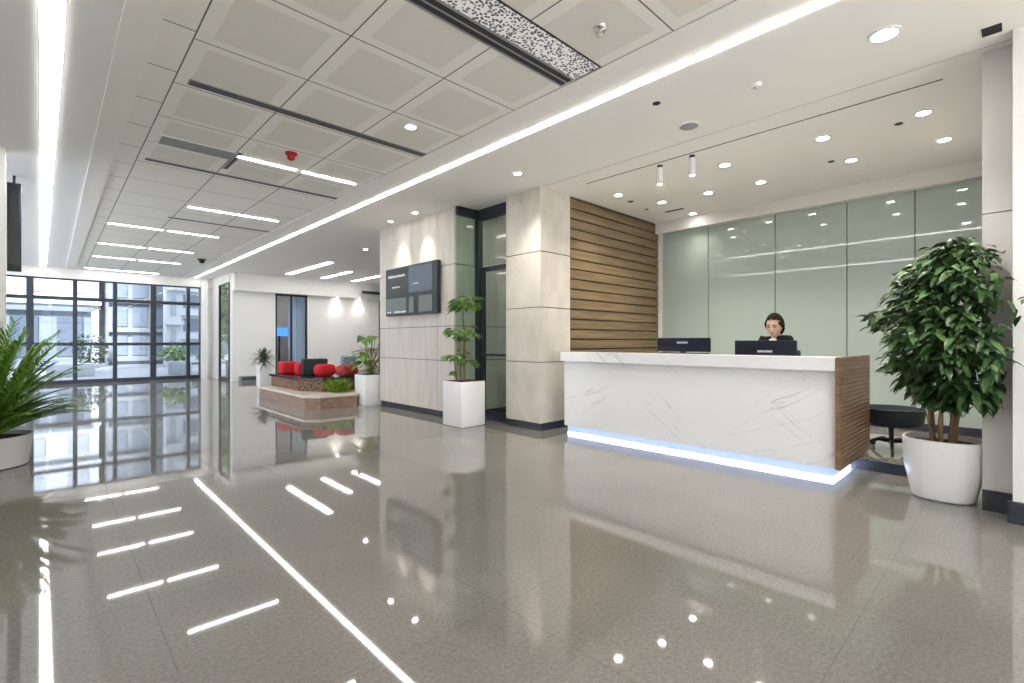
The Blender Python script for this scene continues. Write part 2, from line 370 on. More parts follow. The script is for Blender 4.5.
for z in (.05, 1.17, 2.52, 3.36): fb.append((-1.04, -.96, 7.95, 19.4, z-.04, z+.04))
for y0, y1 in zip(ys[:-1], ys[1:]): pb.append((-1.004, -.996, y0, y1, 0, CZ))
window('window_2', fb, pb)
window('window_3', [(4.1, 4.16, y-.04, y+.04, 0, 3.1) for y in (17.33, 18.55)]+[(4.1, 4.16, 17.3, 18.55, 3.09, 3.14), (4.1, 4.16, 17.3, 18.55, 0, .08)],
       [(4.127, 4.133, 17.35, 18.55, 0, 3.1)], 'glass')
box_s('wall_far', 'white', 4.08, 4.18, 17.3, 19.4, 3.14, CZ); box_s('wall_far', 'white', 4.09, 4.17, 18.59, 19.4, 0, 3.14)
window('window_4', [(5.4, 5.45, 17, 17.1, 0, 2.84), (5.9, 5.94, 17, 17.1, 0, 2.84), (6.39, 6.44, 17, 17.1, 0, 2.84), (5.4, 6.44, 17, 17.1, 2.78, 2.84), (5.4, 6.44, 17, 17.1, 0, .1)],
       [(5.42, 5.92, 17.045, 17.05, 0, 2.84), (5.92, 6.42, 17.045, 17.05, 0, 2.84)], 'glass')
tag(MB().add([(5.92+i*.02, 17.35+.04*math.sin(i*1.3), z) for z in (.05, 2.8) for i in range(41)], [(i, i+1, 42+i, 41+i) for i in range(40)], 0, True).build('curtain', 'curtain'), 'pale blue curtain hanging behind the right half of the lounge window', 'curtain')
t = thing('shop_sign', 'small glowing blue sign inside the lounge window', 'sign', (5.55, 18.2, 0))
MB().rbox(0, .75, 0, .06, 1.45, 1.75, .02).build('sign_face', 'bluesign', t); MB().tube([(.37, .03, 0), (.37, .03, 1.45)], .03).build('pole', 'dark', t)
window('added_rear_window', [(x-.05, x+.05, -5.1, -4.95, 0, CZ) for x in (-2.9, -1.4, .1, 1.6, 3.1, 4.75)]+[(-3, 4.8, -5.1, -4.95, z-.04, z+.04) for z in (.05, 2.5, 3.35)], [(x, x+1.5, -5.004, -4.996, 0, CZ) for x in (-2.9, -1.4, .1, 1.6, 3.1)])  # unseen glazing added behind the camera to let daylight into the room
# door far right of the lounge
r = bpy.data.objects.new('door_2', None); C.objects.link(r); r['kind'] = 'structure'
MB().box(9.15, 9.22, 16.98, 17.1, 0, 2.84).box(10.2, 10.27, 16.98, 17.1, 0, 2.84).box(8.25, 10.27, 16.5, 16.6, 3.0, 3.1).box(9.15, 9.22, 16.5, 17, 3.0, 3.1).build('door_frame', 'dark', r)
MB().box(9.22, 10.2, 17.04, 17.05, 0, 2.84).build('pane', 'glassg', r)

# entrance door between stone wall and pillar
r = bpy.data.objects.new('door_1', None); C.objects.link(r); r['kind'] = 'structure'
DX = 5.1
f = MB().box(4.67, DX+.03, 6.13, 6.19, 3.26, CZ).box(DX-.03, DX+.03, 5.28, 6.19, 3.22, CZ).box(DX-.04, DX+.04, 6.08, 6.18, 0, 3.3)
f.box(4.67, DX, 6.14, 6.18, 0, .08).box(DX-.03, DX+.03, 5.28, 6.1, 0, .05)
f.build('door_frame', 'dark', r)
MB().box(4.66, DX-.04, 6.155, 6.165, .08, 3.26).build('side_light', 'glassg', r)
d = MB().box(DX-.025, DX+.025, 5.31, 5.37, .02, 2.45).box(DX-.025, DX+.025, 5.98, 6.04, .02, 2.45).box(DX-.025, DX+.025, 5.31, 6.04, 2.38, 2.45).box(DX-.025, DX+.025, 5.31, 6.04, .02, .14).build('door_leaf', 'dark', r)
MB().box(DX-.006, DX+.006, 5.37, 5.98, .14, 2.38).build('pane', 'glassg', d)
MB().tube([(DX-.075, 5.40, 1.04), (DX-.075, 6.0, 1.04)], .018).box(DX-.075, DX-.02, 5.42, 5.45, 1.03, 1.05).box(DX-.075, DX-.02, 5.95, 5.98, 1.03, 1.05).build('door_handle', 'dark', d)
MB().box(DX-.006, DX+.006, 5.31, 6.08, 2.47, 3.22).build('transom_pane', 'glassg', r)
t = tag(MB().box(5.9, 7.1, 6.17, 6.195, 1.45, 1.95).build('notice_board', 'white'), 'white notice board on the corridor wall behind the glass door', 'notice board')

# slatted timber wall -------------------------------------------------
t = thing('slatted_wall_panel', 'brown horizontal timber slats cladding the wall beside the stone pillar', 'wall panel', (0, 0, 0))
MB().box(5.56, 8.08, 4.60, 4.63, .1, CZ-.002).build('backing', 'black', t)
mb = MB(); z = 1.136-.149*7
while z < CZ-.02:
    mb.box(5.56, 8.08, 4.575, 4.60, max(z+.011, .1), min(z+.149-.011, CZ-.004)); z += .149
mb.build('slats', 'slat', t)

# glass panels behind the desk ----------------------------------------
yy = [4.50, 3.65, 2.6, 1.67, .93, .20]
lab = ['leftmost pale green glass wall panel, next to the timber slats', 'pale green glass wall panel directly behind the left monitor side of the desk', 'pale green glass wall panel just left of the receptionist\'s head', 'pale green glass wall panel right of the receptionist, before the tree', 'rightmost pale green glass wall panel, behind the tree canopy']
for i in range(5):
    o = MB().box(8.1, 8.125, yy[i+1]+.006, yy[i]-.006, .2, 3.21).build('glass_wall_panel', 'greenglass'); tag(o, lab[i], 'glass panel', 'green glass panels behind the reception desk')
box_s('trim_8', 'seam', 8.125, 8.14, .2, 4.5, .1, 3.21)

# ------------------------------------------------------------------ ceiling fixtures
def strip(x0, x1, y0, y1, m, label, grp=None, z=CZ, name='linear_light'):
    t = thing(name, label, 'ceiling light', ((x0+x1)/2, (y0+y1)/2, z), 0, grp); a, b_ = (x1-x0)/2, (y1-y0)/2
    MB().box(-a-.006, a+.006, -b_-.006, b_+.006, -.004, 0).build('housing', 'lac', t)
    MB().box(-a, a, -b_, b_, -.010, -.004).build('diffuser', m, t); return t
strip(3.50, 3.575, -3, 19.1, 'strip', 'long thin white light line running the whole soffit edge towards the windows', name='cove_light')
strip(-.05, .07, -3, 4.78, 'strip', 'near half of the broad white light strip at the far left of the ceiling', 'left ceiling strip lights')
t = strip(-.125, -.005, 4.82, 19.1, 'strip', 'far half of the broad white light strip at the left, running to the windows', 'left ceiling strip lights'); t.rotation_euler = (0, 0, .0105)
G = 'short linear lights in the tiled ceiling'
rows = [(6.28, 1.58, 2.28, 3.02, 'nearest row, beside the red alarm'), (11.45, .76, 1.62, 2.52, 'third row, starting by the narrow tiles'), (13.9, .76, 1.62, 2.52, 'fourth row'), (16.1, .78, 1.66, 2.62, 'fifth row, before the last'), (18.9, .74, 1.62, 2.5, 'last row, closest to the windows')]
for y, a, b_, c, w in rows:
    for x0, x1, s in ((a, b_-.04, 'left'), (b_+.04, c, 'right')):
        strip(x0, x1, y-.025, y+.025, 'tilelamp', '%s linear light of the %s in the tiled ceiling' % (s, w), G, CZ+.01)
strip(1.6, 2.96, 9.15, 9.2, 'tilelamp', 'long single linear light of the second row in the tiled ceiling', G, CZ+.01)
strip(.9, 2.9, -1.23, -1.17, 'tilelamp', 'added unseen linear light in the tiled ceiling just behind the viewer', G, CZ+.01); strip(.9, 2.9, -3.43, -3.37, 'tilelamp', 'added unseen linear light in the tiled ceiling farthest behind the viewer', G, CZ+.01)  # unseen lamps, added to light the front floor and the glass
strip(5.6, 7.6, 5.2, 5.26, 'tilelamp', 'added linear light brightening the corridor behind the glass door')  # lamp added to brighten the dark corridor
for x in (5.8, 7.6): strip(x-.03, x+.03, 17.8, 20.5, 'tilelamp', ('left' if x < 6 else 'right')+' linear light in the room behind the lounge window')
G = 'broad lounge ceiling lights'
strip(5.42, 5.58, 12.9, 16.1, 'loungelamp', 'longest broad ceiling light of the lounge, nearest the light line', G)
strip(6.62, 6.76, 14.2, 16.3, 'loungelamp', 'middle broad ceiling light of the lounge', G)
strip(7.75, 7.89, 13.6, 16.4, 'loungelamp', 'broad lounge ceiling light closest to the stone wall', G)

def downlight(x, y, label, r=.055, z=CZ, power=55, grp='recessed downlights', cone=100, tilt=None, cat='downlight'):
    t = thing('downlight', label, cat, (x, y, z), 0, grp)
    MB().lathe([(r+.022, 0), (r+.022, -.006), (r, -.010), (r, -.004)], seg=24, close=False).build('trim_ring', 'lac', t)
    MB().lathe([(r, -.004), (r*.6, -.0045), (.001, -.005)], seg=24, close=False).build('lens', 'down', t)
    if power:
        ld = bpy.data.lights.new('lamp', 'SPOT'); ld.energy = power; ld.spot_size = math.radians(cone); ld.spot_blend = .9; ld.shadow_soft_size = .035; ld.color = WARM
        lo = bpy.data.objects.new('lamp', ld); C.objects.link(lo); lo.parent = t; lo.location = (0, 0, -.03)
        if tilt: lo.rotation_euler = tilt
    return t
dl = [(4.22, .65, 'large downlight nearest the viewer, in the soffit at the upper right', .075),
      (5.93, .62, 'front row downlight nearest the right wall above the desk', .055), (6.88, .55, 'second row downlight nearest the right wall', .055),
      (5.90, 1.43, 'front row downlight second from the right wall', .055), (6.86, 1.37, 'second row downlight second from the right wall', .055),
      (5.93, 2.47, 'front row downlight right of the pendant cylinders', .055), (6.92, 2.40, 'second row downlight above the receptionist', .055),
      (6.88, 3.10, 'second row downlight right above the left monitor', .055), (6.82, 3.80, 'second row downlight nearest the timber slats', .055),
      (7.80, 3.78, 'small downlight next to the white cornice, behind a dark slot', .05), (6.02, 4.05, 'front row downlight closest to the timber slats', .055),
      (4.32, 4.42, 'downlight in the soffit just before the stone pillar', .05)]
for x, y, s, r_ in dl: downlight(x, y, s, r_, power=9 if 'cornice' in s else 46, tilt=(0, math.radians(-14), 0) if 'pillar' in s else None)
for x, y, s in ((4.40, 7.75, 'downlight in the soffit above the left side of the wall screen'), (4.40, 6.95, 'downlight in the soffit above the right side of the wall screen')):
    downlight(x, y, s, .045, power=30, cone=66, tilt=(0, math.radians(-6), 0))
downlight(2.62, 4.22, 'small round downlight within a perforated ceiling tile', .05, z=CZ+.01, power=18)
downlight(5.31, 10.5, 'downlight in the soffit beyond the stone wall', .05, power=18)
for x, s in ((7.45, 'left'), (8.3, 'right')): downlight(x, 16.86, s+' downlight washing the white lounge wall', .045, z=2.84, power=15, cone=95, grp='lounge wall washers')

t = thing('cylinder_spotlight', 'left white cylinder spotlight hanging near the ceiling slot above the desk', 'spotlight', (5.39, 3.03, CZ), 0, 'cylinder spotlights')
MB().tube([(0, 0, 0), (0, 0, -.03)], .032, 16).build('ceiling_mount', 'black', t)
MB().lathe([(.036, -.03), (.036, -.23), (.028, -.23)], seg=20).build('body', 'lac', t)
MB().lathe([(.028, -.2305), (.001, -.231)], seg=20, close=False).build('lens', 'down', t)
dup(t, (5.37, 2.61, CZ), 'right white cylinder spotlight hanging near the ceiling slot above the desk')

t = thing('ceiling_speaker', 'round grey ceiling speaker in the soffit left of the desk', 'speaker', (4.60, 2.27, CZ))
MB().lathe([(.10, 0), (.10, -.006), (.085, -.012)], seg=28, close=False).build('rim', 'lac', t); MB().lathe([(.085, -.011), (.001, -.013)], seg=28, close=False).build('grille', 'grille', t)
t = thing('smoke_detector', 'small white smoke detector on the soffit right of the speaker', 'smoke detector', (4.27, 1.52, CZ))
MB().lathe([(.05, 0), (.05, -.012), (.038, -.024), (.001, -.026)], seg=24, close=False).build('body', 'lac', t); MB().lathe([(.02, -.026), (.016, -.034), (.001, -.035)], seg=16, close=False).build('sensor', 'chrome', t)
def cap(x, y, s, r_=.035, z=CZ): return tag(MB().lathe([(r_, 0), (r_, -.004), (r_*.5, -.006), (.001, -.006)], seg=16, close=False).build('ceiling_sensor', 'slot', loc=(x, y, z)), s, 'sensor', 'small black ceiling sensors')
cap(3.96, 2.26, 'small black ceiling sensor beside the long light line'); cap(6.75, 1.55, 'black ceiling sensor between the two right pairs of downlights')
cap(6.06, .82, 'black ceiling sensor by the rightmost front downlight'); cap(6.45, 4.12, 'black ceiling sensor nearest the timber slats', .045); cap(7.02, 4.18, 'smaller black ceiling sensor behind the one near the slats', .03)
tag(MB().box(-.03, .03, -.16, .16, -.004, 0).build('ceiling_slot', 'slot', loc=(7.4, 3.9, CZ)), 'short dark slot beside the small downlight by the cornice', 'ceiling slot')
t = thing('fire_alarm', 'red fire alarm beacon fixed to the tiled ceiling', 'fire alarm', (2.0, 5.76, CZ+.01))
MB().lathe([(.065, 0), (.065, -.02), (.05, -.03)], seg=20).build('base', 'redplastic', t); MB().lathe([(.045, -.03), (.04, -.07), (.02, -.085), (.001, -.086)], seg=20, close=False).build('beacon', 'redplastic', t)
t = thing('sprinkler', 'steel sprinkler head on the tile nearest the viewer', 'sprinkler', (2.74, 1.99, CZ+.01))
MB().lathe([(.05, 0), (.045, -.012), (.02, -.016)], seg=20).build('escutcheon', 'chrome', t); MB().tube([(0, 0, -.01), (0, 0, -.05)], .012).lathe([(.026, -.05), (.026, -.054)], seg=16).build('head', 'chrome', t)
t = thing('ceiling_camera', 'small black dome camera on the far tiled ceiling', 'camera', (2.88, 14.8, CZ+.01))
MB().lathe([(.10, 0), (.10, -.03)], seg=20).build('base', 'black', t); MB().lathe([(.075, -.03), (.06, -.09), (.001, -.12)], seg=20, close=False).build('dome', 'black', t)
# slots and vents in tiled ceiling
def diffuser(x0, x1, y, n_, pitch, label, z=CZ+.01, hw=.008):
    t = thing('linear_diffuser', label, 'air vent', ((x0+x1)/2, y, z), 0, 'linear slot diffusers'); a = (x1-x0)/2; h = n_*pitch/2
    MB().box(-a, a, -h-.012, h+.012, -.005, 0).build('frame', 'grille', t)
    mb = MB()
    for k in range(n_): yk = -h+pitch*(k+.5); mb.box(-a+.01, a-.01, yk-hw, yk+hw, -.007, -.004)
    mb.build('slots', 'slot', t)
diffuser(.83, 3.14, 4.76, 3, .03, 'triple slot diffuser crossing the tiled ceiling nearest the viewer but one')
diffuser(.81, 3.14, 7.12, 2, .03, 'slot diffuser crossing the ceiling behind the nearest linear light')
diffuser(1.48, 3.14, 10.2, 2, .03, 'shortest far slot diffuser crossing the tiled ceiling')
diffuser(.76, 3.12, 2.60, 2, .065, 'wide twin slot diffuser alongside the perforated light panel', hw=.022)
t = thing('perforated_light_panel', 'white perforated light panel in the ceiling beside the wide slots', 'ceiling panel', (1.94, 2.40, CZ+.01))
MB().box(-1.18, .385, -.12, .12, -.006, 0).build('panel', 'perf', t); MB().box(.40, 1.18, -.12, .12, -.006, 0).build('panel', 'perf', t)
MB().box(-1.18, 1.18, -.135, -.122, -.006, 0).box(1.18, 1.19, -.135, .12, -.006, 0).build('edge_trim', 'slot', t)
t = thing('return_air_grille', 'grey return air grille left of the nearest linear light', 'air vent', (1.2, 6.32, CZ+.01))
MB().box(-.37, .37, -.14, .14, -.005, 0).build('frame', 'lac', t)
mb = MB()
for k in range(16): y = -.12+.016*k; mb.box(-.35, .35, y, y+.009, -.01, -.004)
mb.build('louvres', 'grille', t)
t = thing('access_hatch', 'narrow grey access slot between the air grille and the linear light', 'air vent', (1.58, 6.5, CZ+.01)); MB().box(-.03, .03, -.35, .35, -.006, 0).build('frame', 'grille', t); MB().box(-.012, .012, -.33, .33, -.008, -.005).build('slots', 'slot', t)
tag(MB().box(-.007, .007, -1.82, 1.82, -.003, 0).build('ceiling_track', 'slot', loc=(5.29, 2.25, CZ)), 'thin dark slot line in the soffit above the desk', 'ceiling track')
struct(MB().box(4.935, 4.955, -3, 4.56, CZ-.004, CZ).build('trim_9', 'wallgrey'))
tag(MB().box(-.06, .06, -.05, .05, -.006, 0).build('ceiling_vent', 'slot', loc=(4.70, .13, CZ)), 'dark rectangular vent in the soffit by the right wall', 'air vent')

# ------------------------------------------------------------------ reception desk
DY0, DY1 = 1.10, 4.27
t = thing('reception_desk', 'long white marble reception desk with wooden end and blue glowing plinth', 'reception desk', (5.5, 2.6, 0)); ox, oy = -5.5, -2.6
def D(mb, nme, m): o = mb.build(nme, m, t, ); o.location = (ox, oy, 0); return o
D(MB().rbox(5.06, 5.086, DY0+.02, DY1, .115, .985, .002, 1).box(5.086, 5.12, DY0+.02, DY1, .13, .985), 'front_panel', 'marble')
D(MB().rbox(5.00, 5.32, DY0+.02, DY1+.02, .985, 1.11, .003, 1), 'counter_top', 'marble')
D(MB().box(5.12, 5.95, DY1-.06, DY1, .13, .97), 'side_panel', 'marble')
mb = MB().box(5.0, 6.18, DY0-.02, DY0+.018, .12, 1.11)
for k in range(24): z = .15+k*.04; mb.box(5.012, 6.17, DY0-.028, DY0-.02, z, z+.034)
D(mb, 'end_panel', 'wood')
D(MB().box(5.32, 6.05, DY0+.02, DY1-.06, .82, .85), 'worktop', 'lac')
D(MB().box(5.28, 5.32, DY0+.02, DY1-.06, .13, .985), 'back_panel', 'lac')
M['plinth'] = mat('glowing_plinth_acrylic', (.55, .62, .78), .3, emit=(.42, .58, 1), es=.22)
D(MB().box(5.085, 5.80, DY0+.05, DY1-.04, .032, .118), 'plinth', 'plinth')
D(MB().box(5.11, 5.78, DY0+.075, DY1-.06, 0, .032), 'plinth_base', 'lac')
o = D(MB().box(5.088, 5.11, DY0+.053, DY1-.045, .006, .032).box(5.11, 5.78, DY0+.053, DY0+.075, .006, .032), 'led_strip', 'led'); o['label'] = 'blue white glowing light strip'
for y in (DY0+.3, DY1-.4): D(MB().box(5.75, 6.05, y, y+.02, .1, .82), 'support', 'lac')

# monitors
def monitor(x, y, w, h, ztop, rz, label, two=False):
    t = thing('monitor', label, 'monitor', (x, y, .85), rz, 'monitors on the reception desk'); zt = ztop-.85
    MB().rbox(-.02, .02, -w/2, w/2, zt-h, zt, .008).build('casing', 'monitor', t)
    MB().box(.0205, .022, -w/2+.012, w/2-.012, zt-h+.012, zt-.012).build('screen', 'screen_d', t)
    MB().box(-.012, .035, -.03, .03, .015, zt-h*.35).build('stand', 'black', t); MB().rbox(-.10, .12, -.13, .13, 0, .015, .005).build('base', 'black', t)
    mb = MB(); rr = random.Random(3); y0 = -.075
    while y0 < .07: q = rr.uniform(.008, .016); mb.box(-.0215, -.020, y0, y0+q, zt-h*.33-.013, zt-h*.33+.009); y0 += q+.004
    mb.build('logo', 'logo', t)
    if two: MB().box(.0, .03, -.03, .03, .015, zt-.05).build('stand_column', 'black', t); MB().rbox(-.03, .03, -w/2+.02, w/2-.02, zt-h-.035, zt-h-.012, .006).build('speaker_bar', 'black', t)
monitor(5.72, 1.94, .62, .36, 1.262, .12, 'wide black monitor in front of the receptionist, seen from behind')
monitor(5.72, 2.90, .72, .17, 1.295, -.08, 'smaller dark monitor at the left end of the desk, seen from behind', True)

# ------------------------------------------------------------------ wall screen
t = thing('wall_screen', 'dark flat display screen mounted on the veined stone wall', 'display screen', (4.65, 7.38, 2.155))
MB().rbox(-.09, -.012, -.83, .83, -.435, .435, .006, 1).build('casing', 'dark', t)
MB().box(-.012, 0, -.6, .6, -.3, .3).build('wall_mount', 'black', t)
MB().box(-.093, -.090, -.76, .81, -.41, .41).build('display', 'screen_d', t)
MB().box(-.095, -.093, -.70, .02, -.05, .40).build('bright_picture_reflection', 'screen_b', t)  # bluish reflection on the screen put into colour, along with its picture
MB().box(-.095, -.093, -.70, .80, -.40, -.12, 0).box(-.0955, -.095, .02, .12, -.40, -.12, 1).box(-.0955, -.095, -.30, -.14, -.40, -.06, 1).build('lower_picture_reflection', ['screen_l', 'black'], t)  # paler lower part: reflections and picture together, as colour and faint glow
rr = random.Random(5)
for (ya, yb, z, h) in ((.72, .16, .28, .045), (.58, .30, .08, .028), (.50, .10, -.37, .036), (.76, .66, -.37, .022), (-.12, -.3, .10, .02)):
    y = ya; mb = MB()
    while y > yb: q = rr.uniform(.015, .035); mb.box(-.0968, -.0955, y-q, y, z-h/2, z+h/2*rr.uniform(.5, 1)); y -= q+.014
    mb.build('caption_line', 'marks', t)

# ------------------------------------------------------------------ plants
def branch(mb, p, q, r0, r1, wob=.02, n_=5, seg=7):
    p, q = Vector(p), Vector(q); pts = []; rs = []
    for i in range(n_+1):
        k = i/n_; w = math.sin(k*PI)*wob; pts.append(p.lerp(q, k)+Vector((R_.uniform(-w, w), R_.uniform(-w, w), 0))); rs.append(r0+(r1-r0)*k)
    mb.tube(pts, rs, seg)
# ficus, right
t = thing('potted_tree', 'bushy dark green indoor tree in a round white pot beside the desk end', 'potted plant', (5.19, .42, 0))
MB().lathe([(.175, 0), (.195, .012), (.245, .25), (.255, .44), (.254, .475), (.240, .478), (.235, .43)], seg=40, sq=2.5, close=False).lathe([(.175, 0), (.001, .0)], seg=40, sq=2.5, close=False).build('pot', 'pot', t)
MB().lathe([(.235, .43), (.15, .445), (.001, .45)], seg=30, sq=2.5, close=False).build('soil', 'soil', t)
tr = MB(); tips = []
for k in range(7):
    a = 2*PI*k/7+.3; p = Vector((.07*math.cos(a), .07*math.sin(a), .44)); h = R_.uniform(1.1, 1.5)
    q = Vector((.13*math.cos(a), .13*math.sin(a), h)); branch(tr, p, q, .017, .009, .02); 
    for j in range(5):
        s = p.lerp(q, R_.uniform(.5, 1)); e = s+Vector((math.cos(a+R_.uniform(-1, 1)), math.sin(a+R_.uniform(-1, 1)), R_.uniform(.1, .9)))*R_.uniform(.2, .38); 
        if .42+e.y > .3: branch(tr, s, e, .006, .003, .015, 3, 5)
for a in (1.0, 3.9): branch(tr, (.05*math.cos(a), .05*math.sin(a), .44), (.24*math.cos(a), .24*math.sin(a), .95), .007, .004)
tr.build('trunk', 'bark', t)
lf = MB(); cnt = 0
while cnt < 3600:
    # egg shaped crown made of layered drooping sprays
    zz = R_.uniform(.78, 2.02); k = (zz-.78)/1.24
    prof = [(.0, .22), (.15, .38), (.3, .50), (.45, .53), (.6, .49), (.75, .42), (.88, .28), (1.0, .05)]
    for (a0, r0), (a1, r1) in zip(prof[:-1], prof[1:]):
        if a0 <= k <= a1: rad = r0+(r1-r0)*(k-a0)/(a1-a0)
    a = R_.uniform(0, 2*PI); lump = 1+.13*math.sin(3*a+5*zz)+.10*math.sin(7*a-9*zz)
    rr_ = rad*lump*math.sqrt(R_.uniform(.12, 1))
    base = Vector((rr_*math.cos(a)-.07, rr_*math.sin(a)-.13, zz))
    for j in range(5):
        d = Vector((math.cos(a+R_.uniform(-1.1, 1.1)), math.sin(a+R_.uniform(-1.1, 1.1)), R_.uniform(-.55, .35)))
        p = base+Vector((R_.uniform(-.05, .05), R_.uniform(-.05, .05), R_.uniform(-.04, .04)))
        ln = R_.uniform(.075, .115); tip = p+d.normalized()*ln
        wx = 5.19+max(p.x, tip.x); wy = .42+min(p.y, tip.y)
        if (wx > 4.98 and wy < .225) or (wx > 4.755 and wy < .065) or wy < -.06 or (tip.x*.723-tip.y*.691 > .54): continue
        lf.leaf(p, d, ln, ln*R_.uniform(.42, .56), R_.uniform(.25, .6), R_.uniform(-.6, .6)); cnt += 1
lf.build('foliage', 'ficus', t)

# tall tiered plant in square planter
t = thing('tiered_plant', 'tall slim tiered green plant in a square white planter by the glass door', 'potted plant', (4.50, 5.76, 0))
MB().rbox(-.225, .225, -.225, .225, .008, .66, .006).box(-.2, .2, -.2, .2, 0, .01).build('planter', 'pot', t)
MB().box(-.2, .2, -.2, .2, .655, .663).build('soil', 'soil', t)
st = MB(); lf = MB()
def rosette(c, n_, rad, ln):
    c = Vector(c)
    for k in range(n_):
        a = R_.uniform(0, 2*PI); e = c+Vector((math.cos(a), math.sin(a), R_.uniform(-.25, .55)))*rad*R_.uniform(.45, 1); st.tube([c, (c+e)/2+Vector((0, 0, .02)), e], .003, 4)
        for j in range(5):
            b_ = a+(j-2)*.55; lf.leaf(e, (math.cos(b_), math.sin(b_), R_.uniform(-.3, .25)), ln*R_.uniform(.8, 1.15), ln*.42, .45, R_.uniform(-.4, .4))
for k, (dx, dy, h) in enumerate(((0, 0, 1.85), (.03, .02, 1.45), (-.03, .02, 1.4), (-.10, .05, 1.05))):
    branch(st, (dx, dy, .65), (dx*1.3-.01, dy*1.3, h), .013, .008, .02)
rosette((0, 0, 1.82), 16, .20, .15); rosette((.02, 0, 1.74), 8, .18, .13); rosette((-.05, .06, 1.40), 10, .18, .13); rosette((.12, -.08, 1.36), 6, .17, .12); rosette((-.02, 0, 1.28), 6, .10, .10)
rosette((-.13, .10, 1.02), 9, .12, .12); rosette((.07, -.03, .93), 8, .12, .11); rosette((-.16, .12, .78), 5, .05, .09); rosette((0, 0, 1.1), 3, .07, .07)
st.build('stems', 'bark', t); lf.build('foliage', 'scheff', t)

# broad leaf plant
t = thing('broad_leaf_plant', 'broad leaved plant with mixed undergrowth in a white planter at the lounge bench', 'potted plant', (4.66, 8.93, 0))
t.location = (4.60, 8.90, 0)
MB().rbox(-.22, .22, -.22, .22, .008, .60, .006).box(-.2, .2, -.2, .2, 0, .01).build('planter', 'pot', t); MB().box(-.2, .2, -.2, .2, .595, .603).build('soil', 'soil', t)
st = MB(); lf = MB(); lo_ = MB(); rtd = Vector((.87, -.5, 0))
for k in range(22):
    s = R_.uniform(-1, 1); h = R_.uniform(.8, 1.5); e = Vector((0, 0, h))-rtd*(-s)*.30+Vector((R_.uniform(-.05, .05), R_.uniform(-.1, .05), 0))
    st.tube([(R_.uniform(-.05, .05), R_.uniform(-.05, .05), .6), e*.5+Vector((0, 0, .35)), e], .006, 5)
    lf.leaf(e, (rtd*s+Vector((R_.uniform(-.4, .4), R_.uniform(-.6, .2), R_.uniform(-.1, .3)))), R_.uniform(.26, .38), .19, .55, R_.uniform(-.5, .5))
for k in range(260):
    a = R_.uniform(0, 2*PI); r_ = .20*math.sqrt(R_.random()); p = (r_*math.cos(a), r_*math.sin(a), R_.uniform(.6, 1.12)); lo_.leaf(p, (math.cos(a), math.sin(a), R_.uniform(-.2, .8)), .09, .05, .3)
st.build('stems', 'scheff', t); lf.build('foliage', 'scheff', t); lo_.build('undergrowth', 'croton', t)['label'] = 'yellow, red and green undergrowth'

# palm, left
t = thing('potted_palm', 'bright green feathery palm in a low pale bowl at the left edge', 'potted plant', (-.50, 7.10, 0))
MB().lathe([(.30, 0), (.34, .01), (.375, .28), (.38, .31), (.36, .31), (.35, .27)], seg=40, close=False).lathe([(.30, 0), (.001, 0)], seg=40, close=False).build('pot', 'potgrey', t)
MB().lathe([(.35, .27), (.001, .29)], seg=24, close=False).build('soil', 'soil', t)
st = MB(); lf = MB()
for k in range(140):
    a = R_.uniform(0, 2*PI); el = R_.uniform(.6, 1.5); L = R_.uniform(.85, 1.32) if el > 1 else R_.uniform(.55, .85)
    if math.sin(a) > .3 and el < 1.1: L *= .6
    p = Vector((.08*math.cos(a), .08*math.sin(a), .28)); pts = []; v = Vector((math.cos(a)*math.cos(el), math.sin(a)*math.cos(el), math.sin(el))); N = 12
    for i in range(N+1): pts.append(p.copy()); p = p+v*(L/N); v = (v+Vector((0, 0, -.085 if el > .8 else -.06))).normalized()
    st.tube(pts, [.007*(1-.8*i/N)+.001 for i in range(N+1)], 4)
    for i in range(3, N+1):
        d = (pts[i]-pts[i-1]).normalized(); sd_ = d.cross(Vector((0, 0, 1))).normalized()
        for j in (0, .5):
            q = pts[i-1].lerp(pts[i], j)
            for s in (-1, 1): lf.leaf(q, d*.9+sd_*s*.55+Vector((0, 0, .12)), R_.uniform(.18, .28)*(1-.35*i/N), .026, .22, 0)
st.build('stems', 'palm', t); lf.build('fronds', 'palm', t)

# spiky plant on tall planter
t = thing('spiky_plant', 'small spiky grey green plant in a square white planter against the far column', 'potted plant', (4.36, 14.7, 0))
MB().rbox(-.155, .155, -.155, .155, 0, .58, .008).build('planter', 'pot', t)
lf = MB()
for k in range(190):
    a = R_.uniform(0, 2*PI); el = R_.uniform(-.15, 1.4); lf.leaf((0, 0, R_.uniform(.6, .85)), (math.cos(a)*math.cos(el), math.sin(a)*math.cos(el), math.sin(el)), R_.uniform(.35, .55), .032, .35)
MB().tube([(0, 0, .58), (0, 0, .85)], .02).build('stem', 'bark', t); lf.build('foliage', 'spiky', t)

# ------------------------------------------------------------------ lounge bench
t = thing('lounge_bench', 'low L shaped woven brick bench with dark granite top on a cream stone plinth', 'bench', (4.4, 10.4, 0))
def poly(mb, pts, z0, z1, mi=0):
    n_ = len(pts); return mb.add([(x, y, z0) for x, y in pts]+[(x, y, z1) for x, y in pts], [tuple(reversed(range(n_))), tuple(range(n_, 2*n_))]+[(i, (i+1) % n_, n_+(i+1) % n_, n_+i) for i in range(n_)], mi)
def B(mb, nme, m): o = mb.build(nme, m, t); o.location = (-4.4, -10.4, 0); return o
B(poly(MB(), [(3.42, 11.85), (3.42, 9.15), (3.62, 8.93), (4.34, 8.93), (4.34, 9.16), (6.2, 9.16), (6.2, 11.85)], 0, .20), 'plinth', 'tan')
B(poly(MB(), [(3.39, 11.88), (3.39, 9.14), (3.60, 8.90), (4.345, 8.90), (4.345, 9.13), (6.23, 9.13), (6.23, 11.88)], .20, .245), 'plinth_top', 'lip')
